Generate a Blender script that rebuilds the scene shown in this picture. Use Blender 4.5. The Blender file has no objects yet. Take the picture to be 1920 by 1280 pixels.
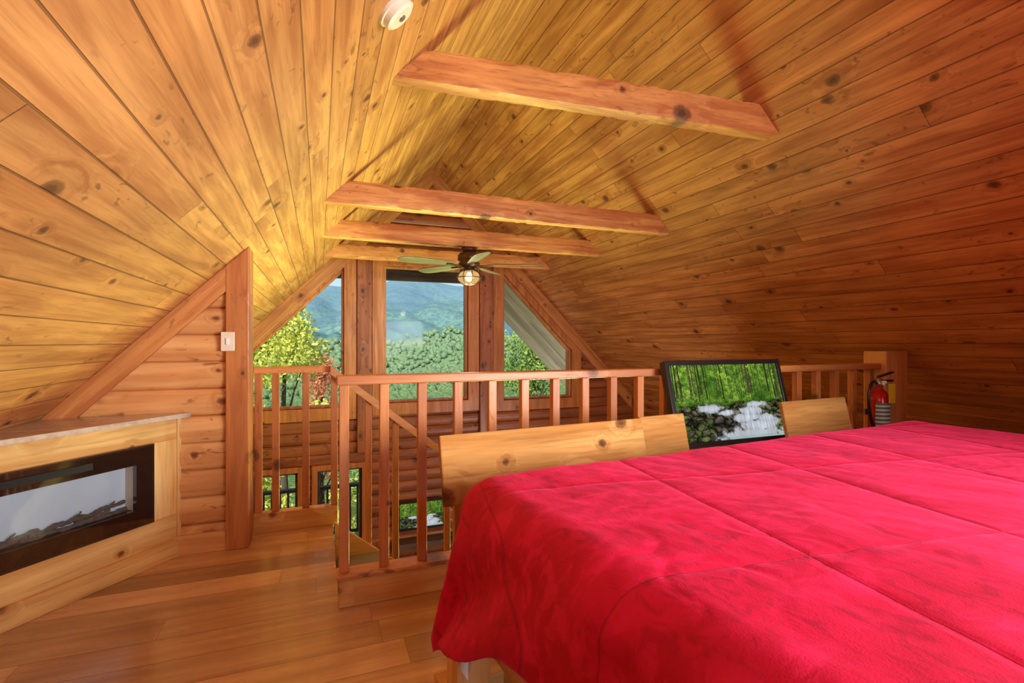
import bpy, math, random
import bmesh
from mathutils import Vector, Matrix, noise
random.seed(7)
S = bpy.context.scene
S.view_settings.view_transform = 'Standard'
COL = S.collection

def lin(c):
    c = c/255.0
    return c/12.92 if c <= 0.04045 else ((c+0.055)/1.055)**2.4
def rgb(r, g, b): return (lin(r), lin(g), lin(b), 1.0)

# ---------------------------------------------------------------- object helpers
def tag(o, label=None, cat=None, kind=None, group=None):
    if label: o["label"] = label
    if cat: o["category"] = cat
    if kind: o["kind"] = kind
    if group: o["group"] = group
    return o
def link(o, parent=None):
    COL.objects.link(o)
    if parent is not None:
        o.parent = parent
        o.matrix_parent_inverse = Matrix.Identity(4)
    return o
def empty(name, loc=(0, 0, 0), rotz=0.0, parent=None):
    o = bpy.data.objects.new(name, None)
    o.empty_display_size = 0.1
    o.location = loc
    o.rotation_euler = (0, 0, rotz)
    return link(o, parent)
def mobj(name, verts, faces, mat, parent=None, smooth=False, bevel=0.0, bseg=2, off=(0, 0, 0)):
    me = bpy.data.meshes.new(name)
    if off != (0, 0, 0):
        verts = [(v[0]-off[0], v[1]-off[1], v[2]-off[2]) for v in verts]
    me.from_pydata([tuple(v) for v in verts], [], faces)
    me.update()
    if mat: me.materials.append(mat)
    if smooth:
        for p in me.polygons: p.use_smooth = True
    o = bpy.data.objects.new(name, me)
    link(o, parent)
    if off != (0, 0, 0): o.location = off
    if bevel > 0:
        m = o.modifiers.new("bevel", 'BEVEL'); m.width = bevel; m.segments = bseg; m.limit_method = 'ANGLE'
        m.angle_limit = 0.6
    return o
def box_vf(x0, x1, y0, y1, z0, z1):
    v = [(x0,y0,z0),(x1,y0,z0),(x1,y1,z0),(x0,y1,z0),(x0,y0,z1),(x1,y0,z1),(x1,y1,z1),(x0,y1,z1)]
    f = [(0,3,2,1),(4,5,6,7),(0,1,5,4),(1,2,6,5),(2,3,7,6),(3,0,4,7)]
    return v, f
def box(name, x0, x1, y0, y1, z0, z1, mat, parent=None, bevel=0.003, local=False):
    v, f = box_vf(x0, x1, y0, y1, z0, z1)
    off = ((x0+x1)/2, (y0+y1)/2, z0) if local else (0, 0, 0)
    return mobj(name, v, f, mat, parent, bevel=bevel, off=off)
def prism_vf(poly, c0, c1, axis='Y'):
    n = len(poly); v = []
    for c in (c0, c1):
        for a, b in poly:
            v.append((a, c, b) if axis == 'Y' else ((a, b, c) if axis == 'Z' else (c, a, b)))
    f = [tuple(range(n)), tuple(range(2*n-1, n-1, -1))]
    for i in range(n):
        j = (i+1) % n
        f.append((i, i+n, j+n, j))
    return v, f
def fix(o):
    bm = bmesh.new(); bm.from_mesh(o.data)
    bmesh.ops.recalc_face_normals(bm, faces=bm.faces)
    bm.to_mesh(o.data); bm.free()
    return o
def prism(name, poly, c0, c1, mat, parent=None, axis='Y', bevel=0.003, off=(0,0,0)):
    v, f = prism_vf(poly, c0, c1, axis)
    return fix(mobj(name, v, f, mat, parent, bevel=bevel, off=off))
def tube_vf(pts, radii, seg=16, caps=True):
    v, f = [], []
    n = len(pts)
    prev = None
    for i, p in enumerate(pts):
        p = Vector(p)
        a = Vector(pts[max(i-1, 0)]); b = Vector(pts[min(i+1, n-1)])
        t = (b-a)
        if t.length < 1e-9: t = Vector((0, 0, 1))
        t.normalize()
        if prev is None:
            u = t.cross(Vector((0, 0, 1)))
            if u.length < 0.01: u = t.cross(Vector((0, 1, 0)))
        else:
            u = prev - t*prev.dot(t)
        u.normalize(); w = t.cross(u); prev = u
        for k in range(seg):
            an = 2*math.pi*k/seg
            v.append(tuple(p+(u*math.cos(an)+w*math.sin(an))*radii[i]))
    for i in range(n-1):
        for k in range(seg):
            k2 = (k+1) % seg
            f.append((i*seg+k, i*seg+k2, (i+1)*seg+k2, (i+1)*seg+k))
    if caps:
        f.append(tuple(range(seg-1, -1, -1))); f.append(tuple((n-1)*seg+k for k in range(seg)))
    return v, f
def tube(name, pts, radii, mat, parent=None, seg=16, smooth=True):
    if not isinstance(radii, (list, tuple)): radii = [radii]*len(pts)
    v, f = tube_vf(pts, radii, seg)
    return fix(mobj(name, v, f, mat, parent, smooth=smooth))
def lathe(name, prof, mat, cx, cy, parent=None, seg=32, smooth=True):
    v, f = [], []
    for r, z in prof:
        for k in range(seg):
            an = 2*math.pi*k/seg
            v.append((cx+r*math.cos(an), cy+r*math.sin(an), z))
    n = len(prof)
    for i in range(n-1):
        for k in range(seg):
            k2 = (k+1) % seg
            f.append((i*seg+k, i*seg+k2, (i+1)*seg+k2, (i+1)*seg+k))
    f.append(tuple(range(seg))); f.append(tuple((n-1)*seg+k for k in range(seg)))
    return fix(mobj(name, v, f, mat, parent, smooth=smooth))
def ring_poly(name, poly, w_in, w_out, y0, y1, mat, parent=None, bevel=0.004):
    def offs(d):
        n = len(poly); out = []
        lines = []
        for i in range(n):
            a = Vector(poly[i]); b = Vector(poly[(i+1) % n]); t = (b-a).normalized()
            nrm = Vector((t.y, -t.x))
            lines.append((a+nrm*d, t))
        for i in range(n):
            p1, t1 = lines[i-1]; p2, t2 = lines[i]
            den = t1.x*t2.y-t1.y*t2.x
            s = ((p2.x-p1.x)*t2.y-(p2.y-p1.y)*t2.x)/den
            out.append(p1+t1*s)
        return out
    A = offs(-w_in); B = offs(w_out); n = len(poly)
    v = []
    for y in (y0, y1):
        v += [(p.x, y, p.y) for p in A]; v += [(p.x, y, p.y) for p in B]
    f = []
    for i in range(n):
        j = (i+1) % n
        f.append((i, j, n+j, n+i)); f.append((2*n+i, 3*n+i, 3*n+j, 2*n+j))
        f.append((i, 2*n+i, 2*n+j, j)); f.append((n+i, n+j, 3*n+j, 3*n+i))
    return fix(mobj(name, v, f, mat, parent, bevel=bevel))

# ---------------------------------------------------------------- material helpers
class NB:
    def __init__(s, name):
        s.m = bpy.data.materials.new(name); s.m.use_nodes = True
        s.t = s.m.node_tree; s.t.nodes.clear()
        s.out = s.n('ShaderNodeOutputMaterial')
    def n(s, typ, **kw):
        nd = s.t.nodes.new(typ)
        for k, v in kw.items(): setattr(nd, k, v)
        return nd
    def put(s, sock, val):
        if isinstance(val, bpy.types.NodeSocket): s.t.links.new(val, sock)
        else: sock.default_value = val
    def math(s, op, a, b=None, c=None):
        nd = s.n('ShaderNodeMath', operation=op)
        s.put(nd.inputs[0], a)
        if b is not None: s.put(nd.inputs[1], b)
        if c is not None: s.put(nd.inputs[2], c)
        return nd.outputs[0]
    def vmath(s, op, a, b):
        nd = s.n('ShaderNodeVectorMath', operation=op)
        s.put(nd.inputs[0], a); s.put(nd.inputs[1], b)
        return nd.outputs[0]
    def mix(s, fac, a, b, blend='MIX'):
        nd = s.n('ShaderNodeMix', data_type='RGBA', blend_type=blend)
        s.put(nd.inputs[0], fac); s.put(nd.inputs[6], a); s.put(nd.inputs[7], b)
        return nd.outputs[2]
    def mr(s, v, a, b, c=0.0, d=1.0, smooth=True):
        nd = s.n('ShaderNodeMapRange')
        if smooth: nd.interpolation_type = 'SMOOTHSTEP'
        s.put(nd.inputs[0], v); s.put(nd.inputs[1], a); s.put(nd.inputs[2], b); s.put(nd.inputs[3], c); s.put(nd.inputs[4], d)
        return nd.outputs[0]
    def noise(s, vec, scale=1.0, detail=3.0, rough=0.5, dist=0.0, w=None):
        nd = s.n('ShaderNodeTexNoise', noise_dimensions='4D' if w is not None else '3D')
        s.put(nd.inputs['Vector'], vec)
        if w is not None: s.put(nd.inputs['W'], w)
        nd.inputs['Scale'].default_value = scale; nd.inputs['Detail'].default_value = detail
        nd.inputs['Roughness'].default_value = rough; nd.inputs['Distortion'].default_value = dist
        return nd.outputs[0]
    def bsdf(s, col, rough=0.5, metal=0.0, **kw):
        b = s.n('ShaderNodeBsdfPrincipled')
        s.put(b.inputs['Base Color'], col); s.put(b.inputs['Roughness'], rough); b.inputs['Metallic'].default_value = metal
        for k, v in kw.items(): s.put(b.inputs[k.replace('_', ' ')], v)
        s.t.links.new(b.outputs[0], s.out.inputs[0]); s.b = b
        return b
    def bump(s, h, strength=0.5, dist=0.01):
        nd = s.n('ShaderNodeBump'); nd.inputs['Strength'].default_value = strength; nd.inputs['Distance'].default_value = dist
        s.put(nd.inputs['Height'], h); s.t.links.new(nd.outputs[0], s.b.inputs['Normal'])

def plain(name, col, rough=0.5, metal=0.0, var=0.08, scale=20.0, **kw):
    b = NB(name); tc = b.n('ShaderNodeTexCoord').outputs['Object']
    nz = b.noise(tc, scale, 3)
    c = b.mix(nz, tuple(x*(1-var) for x in col[:3])+(1,), tuple(min(1, x*(1+var)) for x in col[:3])+(1,))
    b.bsdf(c, rough, metal, **kw)
    return b.m

def wood(name, light, dark, knotc, along=0, across=None, kaxis=None, width=0.14, length=2.4, rough=0.4, ks=3.0, thr=0.09,
         grain=14.0, var=0.35, groove=0.75, ge=0.03, bumps=0.5, coat=0.0, crough=0.12, streak=0.5, knotp=0.5, dashes=0.0, dsc=26.0, spec=0.5, contrast=0.15):
    b = NB(name)
    tc = b.n('ShaderNodeTexCoord').outputs['Object']
    sep = b.n('ShaderNodeSeparateXYZ'); b.put(sep.inputs[0], tc)
    A = sep.outputs[along]
    if kaxis is None: kaxis = across
    info = b.n('ShaderNodeObjectInfo')
    gm = None
    if across is not None:
        q = b.math('DIVIDE', sep.outputs[across], width)
        idx = b.math('FLOOR', q); fr = b.math('FRACT', q)
        w1 = b.n('ShaderNodeTexWhiteNoise', noise_dimensions='1D'); b.put(w1.inputs['W'], idx)
        bl = b.math('ADD', b.math('DIVIDE', A, length), b.math('MULTIPLY', w1.outputs[0], 7.3))
        bidx = b.math('FLOOR', bl); bfr = b.math('FRACT', bl)
        cb = b.n('ShaderNodeCombineXYZ'); b.put(cb.inputs[0], idx); b.put(cb.inputs[1], bidx)
        w2 = b.n('ShaderNodeTexWhiteNoise', noise_dimensions='3D'); b.put(w2.inputs['Vector'], cb.outputs[0])
        R = w2.outputs[0]; RC = w2.outputs[1]
        e1 = b.mr(b.math('ABSOLUTE', b.math('SUBTRACT', fr, 0.5)), 0.5-ge, 0.5-ge*0.4)
        ee = ge*width/length*0.7
        e2 = b.mr(b.math('ABSOLUTE', b.math('SUBTRACT', bfr, 0.5)), 0.5-ee, 0.5-ee*0.3)
        gm = b.math('MAXIMUM', e1, e2)
    else:
        w2 = b.n('ShaderNodeTexWhiteNoise', noise_dimensions='1D'); b.put(w2.inputs['W'], info.outputs['Random'])
        R = info.outputs['Random']; RC = w2.outputs[1]
    offv = b.vmath('MULTIPLY', RC, (37.0, 41.0, 29.0))
    ve = b.vmath('ADD', tc, offv)
    sc = [grain]*3; sc[along] = grain*0.07
    fs = [grain*6]*3; fs[along] = grain*0.3
    def vorn(kal, kac):
        kk = [kac]*3; kk[along] = kal
        vv = b.vmath('MULTIPLY', ve, tuple(kk))
        if kaxis is not None:
            s2 = b.n('ShaderNodeSeparateXYZ'); b.put(s2.inputs[0], vv)
            c2 = b.n('ShaderNodeCombineXYZ'); b.put(c2.inputs[0], s2.outputs[along]); b.put(c2.inputs[1], s2.outputs[kaxis]); vv = c2.outputs[0]
            vor = b.n('ShaderNodeTexVoronoi', voronoi_dimensions='2D')
        else: vor = b.n('ShaderNodeTexVoronoi')
        b.put(vor.inputs['Vector'], vv); vor.inputs['Scale'].default_value = 1.0
        sd = b.n('ShaderNodeSeparateXYZ'); b.put(sd.inputs[0], vor.outputs['Color'])
        return vor.outputs['Distance'], sd
    d, seld = vorn(ks*0.75, ks)
    sel = b.math('GREATER_THAN', seld.outputs[0], 1-knotp)
    th = b.math('MULTIPLY', b.math('ADD', b.math('POWER', seld.outputs[1], 2.0), 0.35), thr)
    nw = b.noise(ve, 28, 3)
    dd = b.math('DIVIDE', b.math('ADD', d, b.math('MULTIPLY', b.math('SUBTRACT', nw, 0.5), thr*0.9)), th)
    kn = b.math('MULTIPLY', b.mr(dd, 1.15, 0.7), sel)
    core = b.math('MULTIPLY', b.mr(dd, 0.6, 0.3), sel)
    halo = b.math('MULTIPLY', b.mr(dd, 3.6, 0.8), sel)
    g1 = b.noise(b.vmath('MULTIPLY', ve, tuple(sc)), 1.0, 5, 0.6, 0.7, w=b.math('MULTIPLY', halo, 1.1))
    g2 = b.noise(b.vmath('MULTIPLY', ve, tuple(fs)), 1.0, 3, 0.6)
    g3 = b.noise(ve, 2.2, 2)
    base = b.mix(b.mr(g1, 0.5-contrast, 0.5+contrast), light, dark)
    base = b.mix(b.math('MULTIPLY', b.mr(g2, 0.5, 0.72), streak*0.5), base, tuple(x*0.5 for x in dark[:3])+(1,))
    v1 = b.mr(R, 0, 1, 1-var, 1+var*0.6, False)
    v2 = b.mr(g3, 0.3, 0.7, 0.9, 1.08)
    vm = b.math('MULTIPLY', v1, v2)
    cc = b.n('ShaderNodeCombineXYZ')
    b.put(cc.inputs[0], vm); b.put(cc.inputs[1], b.math('POWER', vm, 1.1)); b.put(cc.inputs[2], b.math('POWER', vm, 1.2))
    base = b.mix(1.0, base, cc.outputs[0], 'MULTIPLY')
    base = b.mix(b.math('MULTIPLY', halo, 0.3), base, tuple((a*0.6+c*0.4) for a, c in zip(dark, knotc)))
    if dashes > 0:
        dv = [dsc]*3; dv[along] = dsc*0.38
        nd_ = b.noise(b.vmath('MULTIPLY', ve, tuple(dv)), 1.0, 2, 0.5, 1.0)
        cl = b.noise(ve, 2.8, 2)
        dm = b.math('MULTIPLY', b.mr(nd_, 0.60, 0.71), b.mr(cl, 0.44, 0.58))
        base = b.mix(b.math('MULTIPLY', dm, dashes), base, tuple(x*0.9 for x in knotc[:3])+(1,))
    base = b.mix(b.math('MULTIPLY', kn, 0.72), base, knotc)
    base = b.mix(b.math('MULTIPLY', core, 0.55), base, tuple(x*0.4 for x in knotc[:3])+(1,))
    if gm is not None:
        base = b.mix(b.math('MULTIPLY', gm, groove), base, tuple(x*0.28 for x in dark[:3])+(1,))
    b.bsdf(base, b.mr(g1, 0.3, 0.7, rough*0.85, rough*1.2), Coat_Weight=coat, Coat_Roughness=crough, Specular_IOR_Level=spec)
    h = b.math('MULTIPLY', g2, 0.12)
    if gm is not None: h = b.math('SUBTRACT', h, gm)
    b.bump(h, bumps, 0.006)
    return b.m

KN = rgb(104, 52, 26)
M_ceil = wood("ceiling_pine", rgb(212,146,82), rgb(172,104,52), rgb(94,46,20), along=1, across=0, width=0.128, length=3.1, rough=0.48, ks=3.4, thr=0.09, grain=16, var=0.15, knotp=0.48, groove=0.72, ge=0.030, dashes=0.55, dsc=32, spec=0.35, streak=0.55, coat=0.06, crough=0.3, contrast=0.16, bumps=0.6)
M_floor = wood("floor_laminate", rgb(216,172,132), rgb(176,130,92), rgb(120,78,50), along=0, across=1, width=0.17, length=1.25, rough=0.28, ks=1.2, thr=0.03, grain=8, var=0.34, coat=0.45, crough=0.14, knotp=0.1, groove=0.8, ge=0.014, bumps=0.04, streak=0.4, contrast=0.19)
M_low = wood("great_room_floor_wood", rgb(170,110,60), rgb(130,75,40), rgb(90,45,20), along=1, across=0, width=0.13, length=1.2, rough=0.3)
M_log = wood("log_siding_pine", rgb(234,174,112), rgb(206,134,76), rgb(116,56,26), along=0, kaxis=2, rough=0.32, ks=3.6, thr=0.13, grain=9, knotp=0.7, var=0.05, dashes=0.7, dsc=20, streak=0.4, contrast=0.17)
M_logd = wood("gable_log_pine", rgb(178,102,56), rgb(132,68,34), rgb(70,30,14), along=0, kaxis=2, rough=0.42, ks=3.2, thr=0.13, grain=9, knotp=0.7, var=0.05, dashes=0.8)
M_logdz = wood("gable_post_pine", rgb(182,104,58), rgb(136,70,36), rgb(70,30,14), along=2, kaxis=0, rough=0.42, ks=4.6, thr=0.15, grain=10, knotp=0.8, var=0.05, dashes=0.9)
M_beam = wood("beam_pine", rgb(228,158,88), rgb(190,110,52), rgb(72,28,12), along=0, kaxis=2, rough=0.55, ks=3.0, thr=0.12, grain=16, knotp=0.8, var=0.06, bumps=0.9, streak=0.9, dashes=0.4, contrast=0.15)
M_trimX = wood("trim_pine_horizontal", rgb(218,146,82), rgb(184,108,54), KN, along=0, kaxis=2, rough=0.38, ks=3, thr=0.08, var=0.12, knotp=0.5, dashes=0.4, streak=0.4)
M_trimZ = wood("trim_pine_vertical", rgb(212,136,74), rgb(180,102,48), KN, along=2, kaxis=0, rough=0.38, ks=3, thr=0.08, var=0.16, knotp=0.45, dashes=0.4, streak=0.4)
M_pine = wood("pale_pine_horizontal", rgb(236,190,120), rgb(210,148,78), rgb(132,66,28), along=0, kaxis=2, rough=0.4, ks=3.3, thr=0.085, grain=10, var=0.06, knotp=0.75, streak=0.8)
M_panel = wood("headboard_pine", rgb(206,154,86), rgb(174,116,56), rgb(90,42,18), along=0, kaxis=2, rough=0.7, ks=3.4, thr=0.12, grain=11, var=0.05, knotp=1.0, streak=0.9, spec=0.15)
M_pineZ = wood("pale_pine_vertical", rgb(236,192,124), rgb(214,154,84), rgb(140,74,34), along=2, kaxis=0, rough=0.4, ks=3, thr=0.07, grain=12, var=0.06)
M_hood = wood("mantel_stained", rgb(206,184,166), rgb(178,150,130), rgb(90,60,40), along=0, rough=0.3, var=0.05, coat=0.3)
M_black = plain("black_plastic", rgb(30,27,29), 0.3)
M_brblack = plain("dark_brown_surround", rgb(56,38,30), 0.06, var=0.8, scale=300, Coat_Weight=1.0, Coat_Roughness=0.03)
M_bronze = plain("dark_bronze", rgb(84,56,44), 0.35, 0.5)
M_white = plain("white_fabric", rgb(232,230,228), 0.7, var=0.03)
M_cream = plain("almond_plastic", rgb(226,206,182), 0.4, var=0.03)
M_steel = plain("brushed_steel", rgb(170,170,170), 0.3, 0.9)
M_soffit = wood("porch_soffit_slats", rgb(196,184,158), rgb(176,162,136), rgb(120,100,72), along=0, across=1, width=0.12, length=9, rough=0.6, groove=0.4, ge=0.06, knotp=0.05, streak=0.2)
M_darkw = wood("weathered_dark_timber", rgb(112,88,72), rgb(84,62,50), rgb(40,26,18), along=0, rough=0.6)
M_carpet = plain("grey_carpet", rgb(142,138,134), 0.95, var=0.5, scale=160)
M_red = plain("red_enamel", rgb(190,22,20), 0.2, var=0.03)

def glassy(name, tint, g_):
    b = NB(name)
    t = b.n('ShaderNodeBsdfTransparent'); t.inputs[0].default_value = tint
    g = b.n('ShaderNodeBsdfGlossy'); g.inputs['Roughness'].default_value = 0.05
    mx = b.n('ShaderNodeMixShader'); mx.inputs[0].default_value = g_
    b.t.links.new(t.outputs[0], mx.inputs[1]); b.t.links.new(g.outputs[0], mx.inputs[2]); b.t.links.new(mx.outputs[0], b.out.inputs[0])
    return b.m
M_glass = glassy("window_glass", (0.95, 0.98, 0.97, 1), 0.006)
M_tglass = glassy("tinted_glass", (0.88, 0.87, 0.86, 1), 0.05)
def emis(name, col, st):
    b = NB(name); e = b.n('ShaderNodeEmission'); e.inputs[0].default_value = col; e.inputs[1].default_value = st
    b.t.links.new(e.outputs[0], b.out.inputs[0]); return b.m
M_bulb = emis("warm_bulb_glow", rgb(255,214,140), 6.0)

# ---------------------------------------------------------------- constants
LZ = 2.14
RZ = 5.12
XR = (RZ-LZ)/2; ZR = (RZ+LZ)/2
YG = 7.05
YB = -1.5
ZL = -2.4
def roofL(z): return z-LZ
def roofR(z): return RZ-z

# ---------------------------------------------------------------- ceiling
R2 = math.sqrt(0.5)
def slab(name, side, y0, y1, L, mat):
    v, f = box_vf(0, L, y0, y1, (-0.12 if side < 0 else 0.0), (0.0 if side < 0 else 0.12))
    o = mobj(name, v, f, mat)
    if side < 0: M = Matrix(((-R2, 0, R2, XR), (0, 1, 0, 0), (-R2, 0, -R2, ZR), (0, 0, 0, 1)))
    else: M = Matrix(((R2, 0, R2, XR), (0, 1, 0, 0), (-R2, 0, R2, ZR), (0, 0, 0, 1)))
    o.matrix_world = M
    return o
L0 = ZR/R2+0.25
tag(slab("ceiling", -1, YB, 7.2, L0, M_ceil), "sloped tongue-and-groove pine ceiling with knots", None, "structure")
tag(slab("ceiling.001", 1, YB, 7.2, L0, M_ceil), "sloped tongue-and-groove pine ceiling with knots", None, "structure")
o = box("trim_1", XR-0.15, XR+0.15, YB, 9.6, ZR+0.0, ZR+0.16, M_darkw); tag(o, "ridge cap along the roof peak", None, "structure")
for i, side in enumerate((-1, 1)):
    tag(slab("trim_%d" % (2+i), side, 7.2, 9.5, 5.4, M_soffit), "beige slatted soffit of the porch roof", None, "structure")
prism("trim_4", [(roofL(2.33), 2.33), (roofR(2.33), 2.33), (roofR(2.7), 2.7), (roofL(2.7), 2.7)], 9.3, 9.45, M_darkw)
tag(bpy.data.objects["trim_4"], "dark weathered porch tie beam", None, "structure")

# ---------------------------------------------------------------- siding walls
def siding(name, ybase, intervals, z0, z1, breaks, mat, pitch=0.15, depth=0.028, thick=0.12, face=-1):
    lv = set([z0, z1]+[b for b in breaks if z0 < b < z1])
    k0 = math.floor(z0/pitch); k1 = math.ceil(z1/pitch)
    for k in range(k0, k1+1):
        for t in (0, 0.04, 0.12, 0.3, 0.5, 0.7, 0.88, 0.96):
            z = (k+t)*pitch
            if z0 < z < z1: lv.add(round(z, 5))
    lv = sorted(lv)
    v, f = [], []
    def prof(z):
        t = (z/pitch) % 1.0
        if t > 0.9995 or t < 0.0005: t = 0
        return ybase+face*depth*(max(0.0, 4*t*(1-t)))**0.45
    for a, b in zip(lv[:-1], lv[1:]):
        if b-a < 1e-4: continue
        ia, ib = intervals(a+1e-5), intervals(b-1e-5)
        if len(ia) != len(ib): ib = ia
        for (p0, p1), (q0, q1) in zip(ia, ib):
            if p1-p0 < 1e-4 and q1-q0 < 1e-4: continue
            n = len(v)
            ya, yb = prof(a), prof(b)
            v += [(p0, ya, a), (p1, ya, a), (q1, yb, b), (q0, yb, b)]
            f.append((n, n+1, n+2, n+3))
            n = len(v); yk = ybase-face*thick
            v += [(p0, yk, a), (p1, yk, a), (q1, yk, b), (q0, yk, b)]
            f.append((n+3, n+2, n+1, n))
    return mobj(name, v, f, mat)

holes = [
    [(0.825, 0.35), (2.02, 0.35), (2.02, 2.25), (0.825, 2.25)],
    [(-0.86, 0.32), (0.30, 0.32), (0.30, 2.19), (-0.86, 1.03)],
    [(2.565, 0.32), (3.72, 0.32), (3.72, 1.07), (2.565, 2.225)],
    [(-0.78, -2.0), (-0.27, -2.0), (-0.27, -0.50), (-0.78, -0.50)],
    [(-0.03, -2.0), (0.53, -2.0), (0.53, -0.50), (-0.03, -0.50)],
    [(2.4, -2.0), (3.3, -2.0), (3.3, -0.50), (2.4, -0.50)],
]
def hole_iv(h, z):
    zs = [p[1] for p in h]
    if z <= min(zs) or z >= max(zs): return None
    xs = []
    for i in range(len(h)):
        (x1, a), (x2, b) = h[i], h[(i+1) % len(h)]
        if (a-z)*(b-z) < 0: xs.append(x1+(x2-x1)*(z-a)/(b-a))
    return (min(xs), max(xs)) if len(xs) >= 2 else None
def gable_iv(z):
    a, b = (roofL(z), roofR(z)) if z > 0 else (-LZ, RZ)
    out = []; cur = a
    for iv in sorted([i for i in (hole_iv(h, z) for h in holes) if i]):
        out.append((cur, iv[0])); cur = iv[1]
    out.append((cur, b))
    return out
brk = sorted(set([p[1] for h in holes for p in h]+[0.0]))
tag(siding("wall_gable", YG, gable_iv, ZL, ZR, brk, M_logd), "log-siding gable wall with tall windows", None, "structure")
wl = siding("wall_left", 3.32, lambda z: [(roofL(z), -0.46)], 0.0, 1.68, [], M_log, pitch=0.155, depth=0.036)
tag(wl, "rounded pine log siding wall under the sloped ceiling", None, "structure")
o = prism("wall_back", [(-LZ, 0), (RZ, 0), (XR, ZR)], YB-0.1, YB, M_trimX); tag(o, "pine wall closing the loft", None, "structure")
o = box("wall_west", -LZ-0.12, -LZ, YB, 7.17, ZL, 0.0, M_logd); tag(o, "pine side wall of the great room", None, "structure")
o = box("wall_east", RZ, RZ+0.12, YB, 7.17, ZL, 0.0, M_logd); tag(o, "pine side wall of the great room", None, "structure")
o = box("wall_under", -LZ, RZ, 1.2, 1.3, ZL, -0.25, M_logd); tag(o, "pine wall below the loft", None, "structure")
o = prism("floor", [(-LZ, YB), (RZ, YB), (RZ, 2.44), (0.08, 2.44), (0.08, 3.53), (-LZ, 3.53)], -0.25, 0.0, M_floor, axis='Z', bevel=0)
tag(o, "glossy wood laminate loft floor", None, "structure")
o = box("floor.001", -LZ, RZ, 1.2, 7.17, ZL-0.1, ZL, M_low, bevel=0); tag(o, "wooden great room floor", None, "structure")

# ---------------------------------------------------------------- windows
for i, h in enumerate(holes):
    e = empty("window_%d" % (i+1), (0, 0, 0)); tag(e, "fixed gable window with pine casing" if i < 3 else "lower level window with pine casing", None, "structure")
    w = 0.16 if i < 3 else 0.07
    ring_poly("casing", h, 0.0, w, YG-0.06, YG-0.002, M_trimZ, e)
    ring_poly("sash", h, 0.03, 0.0, YG+0.0, YG+0.12, M_darkw if i >= 3 else M_trimZ, e)
    v = [(x, YG+0.06, z) for x, z in h]
    mobj("pane", v, [tuple(range(len(h)))], M_glass, e)
for i, (xa, xb) in enumerate(((0.465, 0.66), (2.185, 2.40))):
    o = box("trim_%d" % (10+i), xa, xb, YG-0.085, YG-0.03, -0.30, 2.34, M_logdz, bevel=0.01)
    tag(o, "knotty timber post between the gable windows", None, "structure")

def rake(name, x0, x1, side, w, y0, y1, mat, gap=0.0):
    if side < 0: p = [(x0, x0+LZ-gap), (x1, x1+LZ-gap), (x1, x1+LZ-gap-w*1.414), (x0, x0+LZ-gap-w*1.414)]
    else: p = [(x0, RZ-x0-gap), (x1, RZ-x1-gap), (x1, RZ-x1-gap-w*1.414), (x0, RZ-x0-gap-w*1.414)]
    c = Vector((p[0][0], 0, p[0][1]))
    t = Vector((p[1][0]-p[0][0], 0, p[1][1]-p[0][1])).normalized(); n = Vector((0, 1, 0)); zax = t.cross(n)
    M = Matrix((( t.x, n.x, zax.x, c.x), (t.y, n.y, zax.y, c.y), (t.z, n.z, zax.z, c.z), (0, 0, 0, 1)))
    Mi = M.inverted()
    v, f = prism_vf(p, y0, y1)
    v = [tuple(Mi @ Vector(q)) for q in v]
    o = fix(mobj(name, v, f, mat, bevel=0.004)); o.matrix_world = M
    tag(o, "sloped pine trim board following the roof", None, "structure")
    return o
rake("trim_5", -1.9, XR, -1, 0.15, YG-0.10, YG-0.03, M_trimX)
rake("trim_6", XR, 4.8, 1, 0.15, YG-0.10, YG-0.03, M_trimX)
rake("trim_7", -2.0, -0.50, -1, 0.105, 3.255, 3.295, M_trimX)
o = prism("trim_9", [(-0.505, 0), (-0.385, 0), (-0.385, -0.385+LZ), (-0.505, -0.505+LZ)], 3.25, 3.46, M_trimZ, bevel=0.006)
tag(o, "vertical pine corner post at the end of the log wall", None, "structure")
o = box("baseboard_left", -0.80, -0.505, 3.265, 3.295, 0.0, 0.11, M_log); tag(o, "pine baseboard", None, "structure")

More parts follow.
